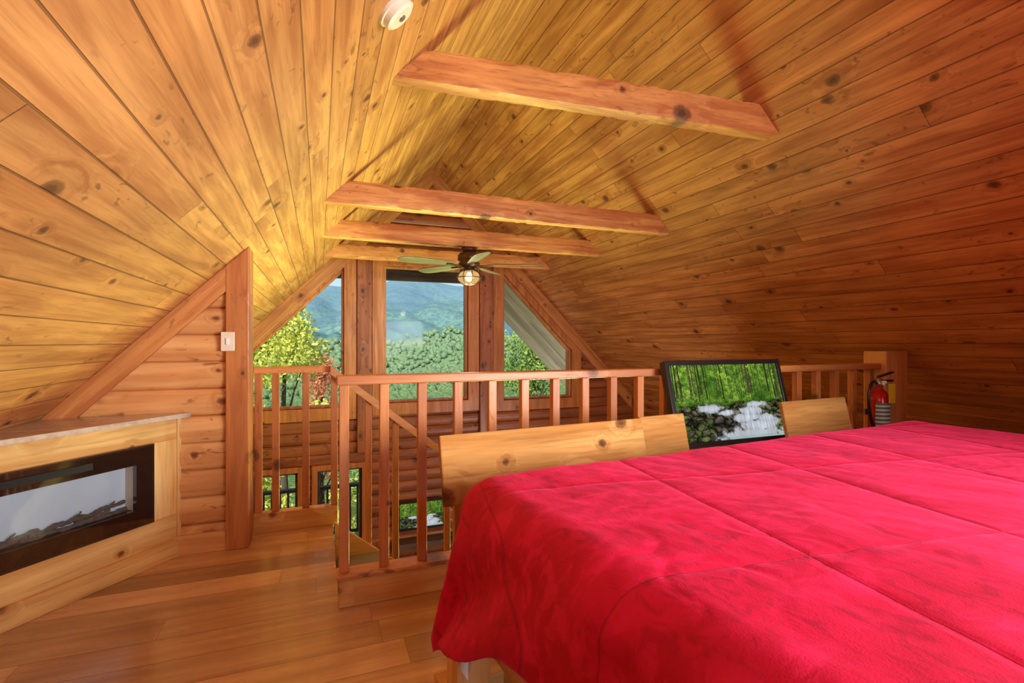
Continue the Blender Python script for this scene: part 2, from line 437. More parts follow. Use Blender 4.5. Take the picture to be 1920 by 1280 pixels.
# ---------------------------------------------------------------- ceiling beams
def beam(y0, z0, h=0.175, d=0.10, skew=0.0):
    nx = 160; ny = 5; nz = 7
    v, f = [], []
    ring = []
    for j in range(ny): ring.append((j/ny, 0))
    for j in range(nz): ring.append((1, j/nz))
    for j in range(ny): ring.append((1-j/ny, 1))
    for j in range(nz): ring.append((0, 1-j/nz))
    m = len(ring)
    for i in range(nx+1):
        t = i/nx
        for (a, b) in ring:
            z = z0+b*h
            xa, xb = roofL(z)-0.01, roofR(z)+0.01
            x = xa+(xb-xa)*t
            n1 = noise.noise(Vector((x*4, a*3+y0, b*3)))*0.003+noise.noise(Vector((x*20, a*6+y0, b*6)))*0.002
            cx = a-0.5; cz = b-0.5
            corner = 1.0 if (a in (0, 1) and b in (0, 1)) else 0.0
            nib = max(0, noise.noise(Vector((x*7+3, a*2, b*2+y0))))+0.7*max(0, noise.noise(Vector((x*24, a*4, b*4+y0))))
            s = 1.0-corner*(0.03+0.15*nib)
            sy = 1 if cx > 0 else -1; sz = 1 if cz > 0 else -1
            v.append((x, y0+skew*(0.5-t)+(0.5+cx*s)*d+n1*sy*(1 if abs(cx) > 0.45 else 0), z0+(0.5+cz*s)*h+n1*sz*(1 if abs(cz) > 0.45 else 0)))
    for i in range(nx):
        for k in range(m):
            k2 = (k+1) % m
            f.append((i*m+k, i*m+k2, (i+1)*m+k2, (i+1)*m+k))
    f.append(tuple(range(m))); f.append(tuple(nx*m+k for k in range(m)))
    o = fix(mobj("ceiling_beam", v, f, M_beam, off=(XR, y0, z0)))
    for p in o.data.polygons: p.use_smooth = len(p.vertices) == 4
    m2 = o.modifiers.new("es", 'EDGE_SPLIT'); m2.split_angle = 0.5
    tag(o, "rough-hewn reddish pine tie beam spanning the vaulted ceiling", "beam", None, "pine tie beams across the ceiling")
    return o
beam(2.35, 2.47, 0.17, 0.10, 0.16); beam(3.67, 2.165, 0.17); beam(4.88, 2.165, 0.17); beam(6.15, 2.185, 0.16)
beam(0.90, 2.47, 0.17)

# ---------------------------------------------------------------- railings
ZT = 1.045
def P(o, par):
    o.parent = par; o.matrix_parent_inverse = Matrix.Translation(-par.location); return o
def bx(name, par, *a, **k):
    return P(box(name, *a, **k), par)
fr = empty("railing", (2.0, 2.40, 0)); tag(fr, "pine loft railing with square balusters along the stairwell", "railing")
bx("top_rail", fr, 0.07, 3.74, 2.355, 2.445, ZT-0.042, ZT, M_trimX, bevel=0.006)
bx("curb", fr, 0.08, 3.74, 2.36, 2.44, 0.0, 0.13, M_pine, bevel=0.005)
bx("curb_cap", fr, 0.07, 3.74, 2.345, 2.45, 0.13, 0.15, M_log, bevel=0.004)
x = 0.103
while x < 3.72:
    P(box("baluster", x-0.021, x+0.021, 2.379, 2.421, 0.15, ZT-0.042, M_trimZ, None, local=True), fr); x += 0.178
P(box("post", 3.72, 3.95, 2.32, 2.48, 0.0, 1.13, M_pineZ, None, local=True, bevel=0.006), fr)

lr = empty("railing.001", (-0.15, 3.49, 0)); tag(lr, "short pine railing section beside the corner post", "railing")
bx("top_rail", lr, -0.385, 0.06, 3.455, 3.53, ZT-0.045, ZT-0.005, M_trimX, bevel=0.005)
bx("curb", lr, -0.385, 0.11, 3.46, 3.525, 0.0, 0.125, M_pine, bevel=0.004)
for x in (-0.36, -0.262, -0.085, 0.088):
    P(box("baluster", x-0.021, x+0.021, 3.472, 3.514, 0.125, ZT-0.06 if x > 0 else ZT-0.045, M_trimZ, None, local=True), lr)

st = empty("staircase", (0.9, 2.95, -1.0)); tag(st, "open wooden staircase descending from the loft with grey carpet treads", "stairs")
SL = 0.80
for i in range(9):
    x0 = 0.10+i*0.25; z = -0.20*(i+1)
    bx("tread", st, x0, x0+0.28, 2.50, 3.38, z-0.04, z, M_trimX)
    bx("carpet_pad", st, x0+0.002, x0+0.275, 2.502, 3.378, z, z+0.018, M_carpet)
for y0, up in ((2.46, -0.12), (3.38, 0.04)):
    xx = 0.09; L = 2.4
    p = [(xx, up), (xx+L, up-L*SL), (xx+L, -0.26-L*SL), (xx, -0.26)]
    P(prism("stringer", p, y0, y0+0.03, M_pine), st)
sr = empty("stair_handrail", (0.9, 3.44, 0)); tag(sr, "sloped pine handrail with balusters beside the stairs", "handrail")
p = [(0.062, ZT-0.0), (1.9, ZT-0.0-1.838*SL), (1.9, ZT-0.055-1.838*SL), (0.062, ZT-0.055)]
P(prism("hand_rail", p, 3.38, 3.47, M_log), sr)
x = 0.30
while x < 1.85:
    zt = ZT-0.06-(x-0.10)*SL; zb = -0.26-(x-0.10)*SL
    P(box("baluster", x-0.02, x+0.02, 3.415, 3.455, zb, zt, M_trimZ, None, local=True), sr); x += 0.178

# ---------------------------------------------------------------- fireplace
fx0, fy0 = -0.75, 3.285
dirv = Vector((-0.62, -0.78)).normalized()
ang = math.atan2(-dirv.y, -dirv.x)
fp = empty("electric_fireplace", (fx0, fy0, 0)); tag(fp, "pale pine corner cabinet with built-in electric fireplace", "fireplace")
W = 0.96
A0 = Vector((fx0, fy0)); A1 = A0+dirv*W
def floc(o):
    o.parent = fp; o.matrix_parent_inverse = Matrix.Translation(-fp.location); return o
def fpar(o):
    o.parent = fp; o.matrix_parent_inverse = Matrix.Identity(4); o.matrix_basis = Matrix.Rotation(ang, 4, 'Z'); return o
def fbox(name, x0, x1, y0, y1, z0, z1, mat, bevel=0.003):
    v, f = box_vf(x0, x1, y0, y1, z0, z1)
    return fpar(mobj(name, v, f, mat, None, bevel=bevel))
i0, i1, zb, zt = -0.135, -0.90, 0.235, 0.655
fbox("bottom_panel", -W, 0, 0, 0.02, 0.0, zb, M_pine)
fbox("top_panel", -W, 0, 0, 0.02, zt, 0.775, M_pine)
fbox("stile", i0, 0, 0, 0.02, zb, zt, M_pineZ)
fbox("stile", -W, i1, 0, 0.02, zb, zt, M_pineZ)
fbox("corner_board", -0.002, 0.02, -0.01, 0.06, 0, 0.775, M_pineZ)
fbox("plinth", -W, 0.0, -0.02, 0.0, 0.0, 0.10, M_pine)
nf = Vector((-dirv.y, dirv.x))
if nf.x < 0: nf = -nf
q0 = A0+nf*0.05-dirv*0.05; q1 = A1+nf*0.05
floc(prism("mantel_shelf", [(q0.x, 3.285), (q0.x, q0.y-0.02), (q1.x, q1.y), (-1.34, q1.y), (-1.34, 3.285)], 0.775, 0.80, M_hood, axis='Z'))
fw = 0.095
ft, fb = 0.560, 0.325
fbox("insert_frame", i1, i0, -0.012, 0.015, ft, zt, M_brblack, 0.002)
fbox("insert_frame", i1, i0, -0.012, 0.015, zb, fb, M_brblack, 0.002)
fbox("insert_frame", i0-fw, i0, -0.012, 0.015, fb, ft, M_brblack, 0.002)
fbox("insert_frame", i1, i1+0.05, -0.012, 0.015, fb, ft, M_brblack, 0.002)
fbox("display_strip", -0.80, -0.44, -0.0215, -0.0185, ft+0.03, ft+0.062, M_black, 0)
M_ivory = NB("firebox_glow_backing")
tcv = M_ivory.n('ShaderNodeTexCoord').outputs['Object']
cI = M_ivory.mix(M_ivory.noise(tcv, 4, 2), rgb(162,176,196), rgb(196,206,216))
M_ivory.bsdf(cI, 0.6, Emission_Color=cI, Emission_Strength=0.4)
M_speck = plain("speckled_dark_media", rgb(70,58,48), 0.6, var=0.9, scale=180)
fbox("firebox_back", i1+0.05, i0-fw, 0.07, 0.08, fb, ft, M_ivory.m, 0)
fbox("firebox_floor", i1+0.05, i0-fw, 0.015, 0.07, fb-0.02, fb, M_speck, 0)
fbox("firebox_roof", i1+0.05, i0-fw, 0.015, 0.07, ft, ft+0.02, M_black, 0)
fbox("firebox_side", i0-fw, i0-fw+0.01, 0.015, 0.08, fb, ft, M_cream, 0)
fbox("firebox_side", i1+0.04, i1+0.05, 0.015, 0.08, fb, ft, M_black, 0)
fbox("glass", i1+0.01, i0-0.01, -0.018, -0.015, zb+0.01, zt-0.01, M_tglass, 0)
M_drift = plain("grey_driftwood", rgb(112,102,96), 0.85, var=0.7, scale=60)
def wob(a, b, n, r, amp, seed):
    pts, rr = [], []
    for i in range(n+1):
        t = i/n; p = Vector(a).lerp(Vector(b), t)
        p += Vector((0, noise.noise(Vector((t*3, seed, 1)))*amp*0.4, noise.noise(Vector((t*5, seed, 5)))*amp))
        pts.append(tuple(p)); rr.append(max(0.004, r*(1-0.5*abs(t-0.4))*(1+0.55*noise.noise(Vector((t*14, seed, 9))))))
    return pts, rr
zf = fb
for k, (a, b, r) in enumerate([((-0.84, 0.045, zf+.012), (-0.62, 0.045, zf+.034), 0.013), ((-0.66, 0.04, zf+.018), (-0.44, 0.045, zf+.040), 0.013), ((-0.48, 0.045, zf+.028), (-0.25, 0.045, zf+.052), 0.012), ((-0.82, 0.035, zf+.010), (-0.66, 0.04, zf+.02), 0.012), ((-0.56, 0.03, zf+.010), (-0.25, 0.035, zf+.012), 0.013), ((-0.70, 0.028, zf+.010), (-0.50, 0.03, zf+.010), 0.011), ((-0.36, 0.045, zf+.04), (-0.30, 0.04, zf+.068), 0.006), ((-0.50, 0.04, zf+.035), (-0.45, 0.045, zf+.062), 0.006), ((-0.75, 0.04, zf+.02), (-0.70, 0.045, zf+.05), 0.006), ((-0.42, 0.03, zf+.02), (-0.33, 0.035, zf+.03), 0.010)]):
    pts, rr = wob(a, b, 30, r, 0.010, k*3.1)
    fpar(tube("driftwood_log", pts, rr, M_drift, None, 10))

# ---------------------------------------------------------------- switch / detector
sw = empty("light_switch", (-0.492, 3.245, 1.20)); tag(sw, "almond light switch plate on the corner post", "light switch")
P(box("wall_plate", -0.527, -0.457, 3.238, 3.249, 1.145, 1.255, M_cream, None, bevel=0.004), sw)
P(box("toggle", -0.500, -0.484, 3.226, 3.240, 1.182, 1.218, M_white, None, bevel=0.003), sw)
sd = empty("smoke_detector", (0.244, 1.80, 0.244+LZ)); tag(sd, "round white smoke detector on the pine ceiling", "smoke detector")
nrm = Vector((R2, 0, -R2)); c0 = Vector((0.244, 1.80, 0.244+LZ))
P(tube("housing", [c0, c0+nrm*0.012, c0+nrm*0.013, c0+nrm*0.035, c0+nrm*0.042], [0.072, 0.072, 0.064, 0.062, 0.05], M_cream, None, 32, False), sd)
P(tube("test_button", [c0+nrm*0.042, c0+nrm*0.047], [0.014, 0.013], M_steel, None, 20, False), sd)

# ---------------------------------------------------------------- ceiling fan
fc = (1.43, 4.93); fan = empty("ceiling_fan", (fc[0], fc[1], 1.75)); tag(fan, "dark bronze ceiling fan with caged glass light hanging from a beam", "ceiling fan")
def zz(pr, sx=0.92): return [(r_*sx, 2.165-(2.17-z_)*0.82) for r_, z_ in pr]
P(lathe("canopy", zz([(0.05, 2.165), (0.085, 2.16), (0.09, 2.13), (0.06, 2.11)]), M_bronze, *fc), fan)
P(lathe("motor_housing", zz([(0.05, 2.12), (0.10, 2.10), (0.125, 2.07), (0.13, 2.01), (0.10, 1.985), (0.12, 1.97), (0.115, 1.94), (0.06, 1.92), (0.06, 1.89), (0.10, 1.885), (0.10, 1.87)]), M_bronze, *fc), fan)
M_blade = wood("fan_blade_wood", rgb(138,124,98), rgb(104,90,68), rgb(60,50,40), along=0, rough=0.4, knotp=0.0)
for k in range(5):
    a = math.radians(-24+72*k)
    hold = empty("blade", (0, 0, 0)); hold.parent = fan; hold.location = (0, 0, 0.235); hold.rotation_euler = (0, 0, a)
    prof = [(0.18, -0.05), (0.22, -0.062), (0.54, -0.08), (0.69, -0.076), (0.745, -0.05), (0.76, 0), (0.745, 0.05), (0.69, 0.076), (0.54, 0.08), (0.22, 0.062), (0.18, 0.05)]
    v, f = prism_vf(prof, -0.004, 0.004, 'Z')
    tl = math.radians(11)
    v = [(x, y*math.cos(tl)-z*math.sin(tl), y*math.sin(tl)+z*math.cos(tl)) for x, y, z in v]
    bpn = fix(mobj("blade_board", v, f, M_blade, None, bevel=0.002)); bpn.parent = hold
    v, f = box_vf(0.09, 0.25, -0.018, 0.018, -0.014, -0.006)
    am = mobj("blade_arm", v, f, M_bronze, None, bevel=0.003); am.parent = hold
M_jar = NB("clear_lamp_glass")
t = M_jar.n('ShaderNodeBsdfTransparent'); g = M_jar.n('ShaderNodeEmission'); g.inputs[0].default_value = rgb(255,206,130); g.inputs[1].default_value = 1.0
mx = M_jar.n('ShaderNodeMixShader'); mx.inputs[0].default_value = 0.45
M_jar.t.links.new(t.outputs[0], mx.inputs[1]); M_jar.t.links.new(g.outputs[0], mx.inputs[2]); M_jar.t.links.new(mx.outputs[0], M_jar.out.inputs[0])
P(lathe("lamp_shade", zz([(0.07, 1.87), (0.10, 1.85), (0.125, 1.80), (0.118, 1.76), (0.08, 1.725), (0.02, 1.71)]), M_jar.m, *fc), fan)
P(lathe("bulb", zz([(0.015, 1.86), (0.03, 1.83), (0.045, 1.79), (0.035, 1.755), (0.008, 1.742)]), M_bulb, *fc, seg=20), fan)
for k in range(8):
    a = 2*math.pi*k/8
    pts = [(fc[0]+r*math.cos(a), fc[1]+r*math.sin(a), z) for r, z in zz([(0.09, 1.88), (0.128, 1.84), (0.136, 1.79), (0.122, 1.745), (0.08, 1.712), (0.0, 1.70)])]
    P(tube("cage_wire", pts, 0.004, M_bronze, None, 6), fan)
zr_ = zz([(0, 1.79)])[0][1]
pts = [(fc[0]+0.126*math.cos(2*math.pi*k/32), fc[1]+0.126*math.sin(2*math.pi*k/32), zr_) for k in range(33)]
P(tube("cage_ring", pts, 0.005, M_bronze, None, 6), fan)

# ---------------------------------------------------------------- televisions
def fbm(x, y, z, o=4):
    s = 0; a = 1
    for k in range(o):
        s += a*noise.noise(Vector((x, y, z+k*7))); x *= 2.1; y *= 2.1; a *= 0.62
    return s
def sst(a, b, x):
    t = min(1, max(0, (x-a)/(b-a))); return t*t*(3-2*t)
trk = []
_r = random.Random(3)
for k in range(46): trk.append((_r.random(), 0.0020+0.0042*_r.random()**2, _r.random(), 0.50+0.10*_r.random(), _r.random()*0.06-0.03))
def forest(u, v):
    n1 = fbm(u*26, v*17, 0.3); n2 = noise.noise(Vector((u*120, v*76, 2.0))); n3 = fbm(u*4.5, v*4, 5, 2)
    g = min(1, max(0, 0.5+0.42*n1+0.45*n2))
    bright = min(1, max(0, 0.64+0.6*n3+0.5*(v-0.62)))
    c = Vector((32, 70, 18)).lerp(Vector((176, 218, 76)), g*(0.35+0.65*bright))
    if v > 0.5:
        for tx, w, tn, lo, lean in trk:
            xx = tx+lean*(v-0.5)+0.004*noise.noise(Vector((v*6, tx*20, 0)))
            if abs(u-xx) < w and v > lo and n1 < 0.8:
                c = Vector((34, 32, 18)).lerp(Vector((126, 120, 84)), tn*(0.5+0.5*n2))
    elif v > 0.42:
        c = c*0.85
    edge = 0.47+0.06*noise.noise(Vector((u*6, 1, 1)))+0.06*sst(0.8, 0.95, u)+0.02*n1
    if v < edge:
        rk = noise.voronoi(Vector((u*15+0.1*n1, v*13+0.3*n3, 3)))[0]
        dd = rk[1]-rk[0]
        sh = 34+100*sst(0.0, 0.5, dd)*(0.72+0.3*n2+0.25*n1)
        sh *= 0.7+0.5*sst(0.0, 0.4, noise.noise(Vector((u*7, v*7, 2)))+0.2)
        c = Vector((sh*0.99, sh*0.93, sh*0.78))
        if n1 > 0.1 and (u < 0.3 or u > 0.78 or v > 0.36): c = c.lerp(Vector((88, 124, 38)), 0.6)
        if dd < 0.07: c *= 0.5
    # stepped cascade running from the tree line down to a foaming pool
    wn = fbm(u*18+v*4, v*12, 7, 4)
    wf = fbm(u*80, v*5, 11, 3)
    def blob(cx, cy, rx, ry): return 1-(abs((u-cx)/rx)**2+abs((v-cy)/ry)**2)**0.5
    wat = max(blob(0.30, 0.41, 0.14, 0.07), blob(0.72, 0.44, 0.12, 0.05), blob(0.44, 0.35, 0.10, 0.05), blob(0.67, 0.36, 0.15, 0.08), blob(0.62, 0.27, 0.19, 0.08), blob(0.80, 0.25, 0.12, 0.08), blob(0.72, 0.16, 0.25, 0.11), blob(0.66, 0.03, 0.42, 0.14))
    k = sst(0.0, 0.42, wat+0.36*wn)
    if k > 0:
        bb_ = 166+40*min(1, max(0, wat+0.2))+38*wf
        if v < 0.10: bb_ = 192+16*wf+12*n3
        cw = Vector((bb_*0.95, bb_*0.98, bb_*1.03))
        if v < 0.035: cw = cw*0.85+Vector((6, 24, 16))
        c = c.lerp(cw, k)
    return tuple(lin(min(255, max(0, q))) for q in c)+(1.0,)
def screen_mat():
    b = NB("television_screen"); a = b.n('ShaderNodeVertexColor'); a.layer_name = "pic"
    e = b.n('ShaderNodeEmission'); b.put(e.inputs[0], a.outputs[0]); e.inputs[1].default_value = 1.0
    g = b.n('ShaderNodeBsdfGlossy'); g.inputs[1].default_value = 0.2
    ad = b.n('ShaderNodeMixShader'); ad.inputs[0].default_value = 0.02
    b.t.links.new(e.outputs[0], ad.inputs[1]); b.t.links.new(g.outputs[0], ad.inputs[2]); b.t.links.new(ad.outputs[0], b.out.inputs[0]); return b.m
M_scr = screen_mat()
def tv(W, H, bez, nx, ny, label, loc, tilt):
    e = empty("television", loc); e.rotation_euler = (tilt, 0, 0)
    tag(e, label, "television")
    v, f = box_vf(0, W, 0.012, 0.045, 0, H)
    mobj("back_shell", v, f, M_black, e, bevel=0.006)
    poly = [(bez, bez), (W-bez, bez), (W-bez, H-bez), (bez, H-bez)]
    ring_poly("bezel", poly, 0.0, bez, -0.006, 0.014, M_black, e, bevel=0.003)
    vs, fs, cs = [], [], []
    for j in range(ny+1):
        for i in range(nx+1):
            u, w = i/nx, j/ny
            vs.append((bez+u*(W-2*bez), 0.004, bez+w*(H-2*bez))); cs.append(forest(u, w))
    for j in range(ny):
        for i in range(nx):
            a = j*(nx+1)+i; fs.append((a, a+1, a+nx+2, a+nx+1))
    s = mobj("screen", vs, fs, M_scr, e)
    ca = s.data.color_attributes.new("pic", 'FLOAT_COLOR', 'POINT')
    ca.data.foreach_set("color", [q for c in cs for q in c])
    return e
tv(0.86, 0.485, 0.027, 460, 260, "black television showing a green forest stream, leaning against railing", (1.79, 2.165, 0.622), -0.255)
tv(0.66, 0.40, 0.03, 220, 124, "wall-mounted television showing a forest stream in the great room", (0.99, 6.90, -1.40), 0.0)
o = prism("fireplace_mantel", [(0.95, 6.78), (2.2, 6.78), (2.2, 7.02), (0.95, 7.02)], -1.62, -1.54, M_darkw, axis='Z'); tag(o, "dark wooden mantel below the wall-mounted television", "mantel")

# ---------------------------------------------------------------- bed
BA = math.radians(5.3)
bed = empty("bed", (0.54, 1.50, 0), BA); tag(bed, "pale pine bed frame with slanted headboard panels", "bed")
def bb(name, x0, x1, y0, y1, z0, z1, mat, bevel=0.004):
    v, f = box_vf(x0, x1, y0, y1, z0, z1); return mobj(name, v, f, mat, bed, bevel=bevel)
bb("side_rail", -0.03, 0.01, -2.0, 0.0, 0.20, 0.38, M_pine)
bb("side_rail", 2.38, 2.42, -2.0, 0.12, 0.18, 0.36, M_pine)
bb("end_rail", 0.02, 2.42, -2.04, -2.0, 0.18, 0.36, M_pine)
bb("end_rail", 0.0, 2.42, 0.12, 0.16, 0.18, 0.36, M_pine)
for (x, y) in ((-0.150, 0.0), (2.36, 0.02), (-0.02, -2.05), (2.36, -2.05)):
    bb("leg", x, x+0.12, y, y+0.10, 0.0, 0.38, M_pineZ, 0.012)
bb("foot_block", -0.16, 0.06, 0.10, 0.20, 0.0, 0.07, M_pine)
bb("mattress", 0.08, 2.36, -1.98, 0.0, 0.38, 0.70, M_white, 0.05)
bb("headboard_rail", 0.2, 2.46, 0.30, 0.33, 0.20, 0.62, M_pine)
def panel(x0, x1, yo=0.0, zt=0.85, zb_=0.60):
    v = []
    for x in (x0, x1):
        v += [(x, 0.275+yo, zb_), (x, 0.335+yo, zt), (x, 0.36+yo, zt-0.006), (x, 0.30+yo, zb_-0.006)]
    f = [(0, 1, 2, 3), (7, 6, 5, 4), (0, 4, 5, 1), (1, 5, 6, 2), (2, 6, 7, 3), (3, 7, 4, 0)]
    return fix(mobj("headboard_panel", v, f, M_panel, bed, bevel=0.006))
panel(-0.095, 0.87); panel(0.88, 1.16, 0.03, 0.85); panel(1.90, 2.49, 0.035, 0.865)

TH = 0.21
M_comf = NB("crimson_velvet")
B = M_comf
tc = B.n('ShaderNodeTexCoord').outputs['Object']
sx = B.n('ShaderNodeSeparateXYZ'); B.put(sx.inputs[0], tc)
px_, py_ = sx.outputs[0], sx.outputs[1]
ca_, sa_ = math.cos(TH), math.sin(TH)
aa = B.math('SUBTRACT', B.math('MULTIPLY', px_, ca_), B.math('MULTIPLY', py_, sa_))
bb2 = B.math('ADD', B.math('MULTIPLY', px_, sa_), B.math('MULTIPLY', py_, ca_))
wob1 = B.math('MULTIPLY', B.math('SUBTRACT', B.noise(tc, 2.5, 1), 0.5), 0.010)
def seamline(cv_, off, per):
    q = B.math('FRACT', B.math('DIVIDE', B.math('ADD', B.math('ADD', cv_, wob1), off), per))
    dist = B.math('MULTIPLY', B.math('ABSOLUTE', B.math('SUBTRACT', q, 0.5)), per)
    return B.math('SUBTRACT', per*0.5, dist)
s1 = seamline(aa, 0.08, 0.52); s2_ = seamline(bb2, 0.20, 0.56)
smin = B.math('MINIMUM', s1, s2_)
seam_d = B.mr(smin, 0.004, 0.001)
seam_w = B.mr(smin, 0.018, 0.0)
n1 = B.noise(B.vmath('MULTIPLY', tc, (2.6, 4.0, 3.5)), 1.3, 4, 0.55, 0.4)
n1b = B.noise(B.vmath('MULTIPLY', tc, (18.0, 10.0, 12.0)), 1.5, 4, 0.6, 0.8)
n1c = B.noise(tc, 4.5, 2)
n1d = B.noise(B.vmath('MULTIPLY', B.vmath('ADD', tc, (5.0, 3.0, 1.0)), (8.0, 14.0, 10.0)), 1.3, 4, 0.6, 0.8)
n2 = B.noise(tc, 260, 2)
strokes = B.math('MULTIPLY', B.mr(n1b, 0.46, 0.64), B.mr(n1c, 0.44, 0.60))
lights_ = B.math('MULTIPLY', B.mr(n1d, 0.46, 0.62), B.mr(n1c, 0.60, 0.44))
c = B.mix(B.mr(n1, 0.32, 0.68), rgb(188,2,46), rgb(210,8,60))
c = B.mix(B.math('MULTIPLY', strokes, 0.6), c, rgb(144,0,30))
c = B.mix(B.math('MULTIPLY', lights_, 0.6), c, rgb(232,30,86))
c = B.mix(B.math('MULTIPLY', seam_d, 0.35), c, rgb(110,0,26))
B.bsdf(c, 0.75, Sheen_Weight=0.5, Sheen_Roughness=0.3, Sheen_Tint=rgb(255,80,130), Specular_IOR_Level=0.25)
hh = B.math('ADD', B.math('MULTIPLY', n2, 0.10), B.math('MULTIPLY', n1b, 0.22))
hh = B.math('SUBTRACT', hh, B.math('ADD', B.math('MULTIPLY', seam_w, 0.25), B.math('MULTIPLY', seam_d, 0.25)))
B.bump(hh, 0.45, 0.012)
cv, cf = [], []
NX, NY = 340, 290
x_lo, x_hi, y_hi, y_lo = -0.04, 2.36, -0.06, -2.02
r = 0.12; top = 0.785
def clothpt(p, q):
    cx = min(max(p, x_lo), x_hi); cy = min(max(q, y_lo), y_hi)
    ex, ey = p-cx, q-cy
    d = math.hypot(ex, ey)
    ca, sa = ca_, sa_
    a = (p*ca-q*sa); b = (p*sa+q*ca)
    ga = abs(((a+0.08)/0.52) % 1.0-0.5)*2; gb = abs(((b+0.2)/0.56) % 1.0-0.5)*2
    pil = (1-(ga)**12)*(1-(gb)**12)
    wr = 0.006*noise.noise(Vector((p*2.3, q*1.7, 0)))+0.0028*noise.noise(Vector((p*8, q*5, 4)))+0.0012*noise.noise(Vector((p*20+q*8, q*9, 4)))
    cr = noise.noise(Vector((p*5+q*2, q*6-p*2, 11))); wr -= 0.004*math.exp(-(cr/0.035)**2)*max(0, noise.noise(Vector((p*2, q*2, 15)))+0.25)
    nz = 0.003*pil-0.003+wr
    if d < 1e-6: return (p, q, top+nz)
    ux, uy = ex/d, ey/d
    q4 = r*math.pi/2
    if d < q4: out = r*math.sin(d/r); drop = r*(1-math.cos(d/r)); k = d/q4
    else: out = r+0.16*(d-q4); drop = r+0.985*(d-q4); k = 1.0
    rip = 0.024*math.sin((p+q)*15+3*noise.noise(Vector((p*2, q*2, 8))))*min(1, drop/0.35)*k
    rip += 0.024*noise.noise(Vector((p*4, q*4, drop*2+3)))*k
    out += rip
    return (cx+ux*(out+nz*k), cy+uy*(out+nz*k), top-drop+nz*(1-k))
for j in range(NY+1):
    q = y_hi+0.30-(y_hi+0.30-(y_lo-0.40))*(j/NY)
    hl = 0.55-0.17*sst(0.0, -0.50, q)+0.012*math.sin(q*19)
    for i in range(NX+1):
        p = (x_lo-hl)+(x_hi+0.5-(x_lo-hl))*(i/NX)
        cv.append(clothpt(p, q))
for j in range(NY):
    for i in range(NX):
        a = j*(NX+1)+i; cf.append((a, a+NX+1, a+NX+2, a+1))
comf = mobj("comforter", cv, cf, M_comf.m, None, smooth=True); comf.location = (0.54, 1.50, 0); comf.rotation_euler = (0, 0, BA)
m = comf.modifiers.new("sol", 'SOLIDIFY'); m.thickness = 0.012; m.offset = -1
tag(comf, "bright crimson velvet quilted comforter draped over the bed", "comforter")
sv, sf = [], []
for j in range(15):
    for i in range(13):
        u, w = i/12, j/14
        z_ = 0.41-w*(0.225-0.12*abs(u-0.35)*2)
        sv.append((0.392+0.07*u+0.006*math.sin(u*14+w*3)-0.01*w, 1.425-0.012*math.sin(u*9+w*2)-0.012*w+0.02*u, z_))
for j in range(14):
    for i in range(12):
        a = j*13+i; sf.append((a, a+1, a+14, a+13))
sh = mobj("bed_sheet", sv, sf, M_white, None, smooth=True)
tag(sh, "corner of white bed sheet hanging below the comforter", "sheet")

cs = empty("console_table", (2.1, 2.2, 0)); tag(cs, "narrow pine console behind the bed holding the television", "table")
bx("table_top", cs, 1.55, 3.1, 2.14, 2.33, 0.58, 0.61, M_pine)
for x in (1.58, 3.02): bx("leg", cs, x, x+0.05, 2.16, 2.31, 0, 0.58, M_pineZ)

# ---------------------------------------------------------------- fire extinguisher
ex = empty("fire_extinguisher", (3.60, 2.25, 0.45)); tag(ex, "small red fire extinguisher with black hose and yellow tag", "fire extinguisher")
ec = (3.60, 2.25)
P(lathe("cylinder", [(0.05, 0.45), (0.06, 0.46), (0.062, 0.50), (0.062, 0.80), (0.055, 0.84), (0.035, 0.868), (0.022, 0.88), (0.022, 0.90)], M_red, *ec), ex)
M_lab = NB("extinguisher_label")
tcl = M_lab.n('ShaderNodeTexCoord').outputs['Object']; sp = M_lab.n('ShaderNodeSeparateXYZ'); M_lab.put(sp.inputs[0], tcl)
band = M_lab.math('GREATER_THAN', M_lab.math('FRACT', M_lab.math('MULTIPLY', sp.outputs[2], 38.0)), 0.45)
c = M_lab.mix(band, rgb(206,208,200), rgb(90,110,104)); M_lab.bsdf(c, 0.4)
lb, lf = [], []
for k in range(15):
    a = math.radians(180+15+k*10)
    for z in (0.62, 0.79): lb.append((ec[0]+0.0632*math.cos(a), ec[1]+0.0632*math.sin(a), z))
for k in range(14): lf.append((2*k, 2*k+2, 2*k+3, 2*k+1))
P(mobj("label_wrap", lb, lf, M_lab.m, None, smooth=True), ex)
P(lathe("valve", [(0.02, 0.895), (0.026, 0.90), (0.026, 0.93), (0.016, 0.94), (0.016, 0.95)], M_steel, *ec), ex)
P(box("carry_handle", 3.59, 3.74, 2.24, 2.26, 0.925, 0.94, M_black, None), ex)
v, f = prism_vf([(3.59, 0.955), (3.60, 0.97), (3.74, 0.995), (3.74, 0.985)], 2.24, 2.26); P(fix(mobj("lever", v, f, M_black, None)), ex)
P(tube("pressure_gauge", [(3.60, 2.225, 0.92), (3.60, 2.205, 0.92)], 0.018, M_white, None, 20), ex)
hp = [(3.585, 2.25, 0.915), (3.54, 2.24, 0.935), (3.50, 2.235, 0.92), (3.475, 2.235, 0.86), (3.475, 2.235, 0.78), (3.50, 2.235, 0.68), (3.53, 2.235, 0.62)]
P(tube("hose", hp, [0.009]*5+[0.011, 0.013], M_black, None, 10), ex)
M_yel = plain("yellow_card", rgb(232,196,30), 0.6, var=0.12, scale=60)
P(box("tag", 3.585, 3.65, 2.176, 2.179, 0.79, 0.92, M_yel, None, bevel=0.001), ex)
P(box("bracket", 3.545, 3.70, 2.305, 2.318, 0.70, 0.74, M_steel, None), ex)
ex.location.x -= 0.07

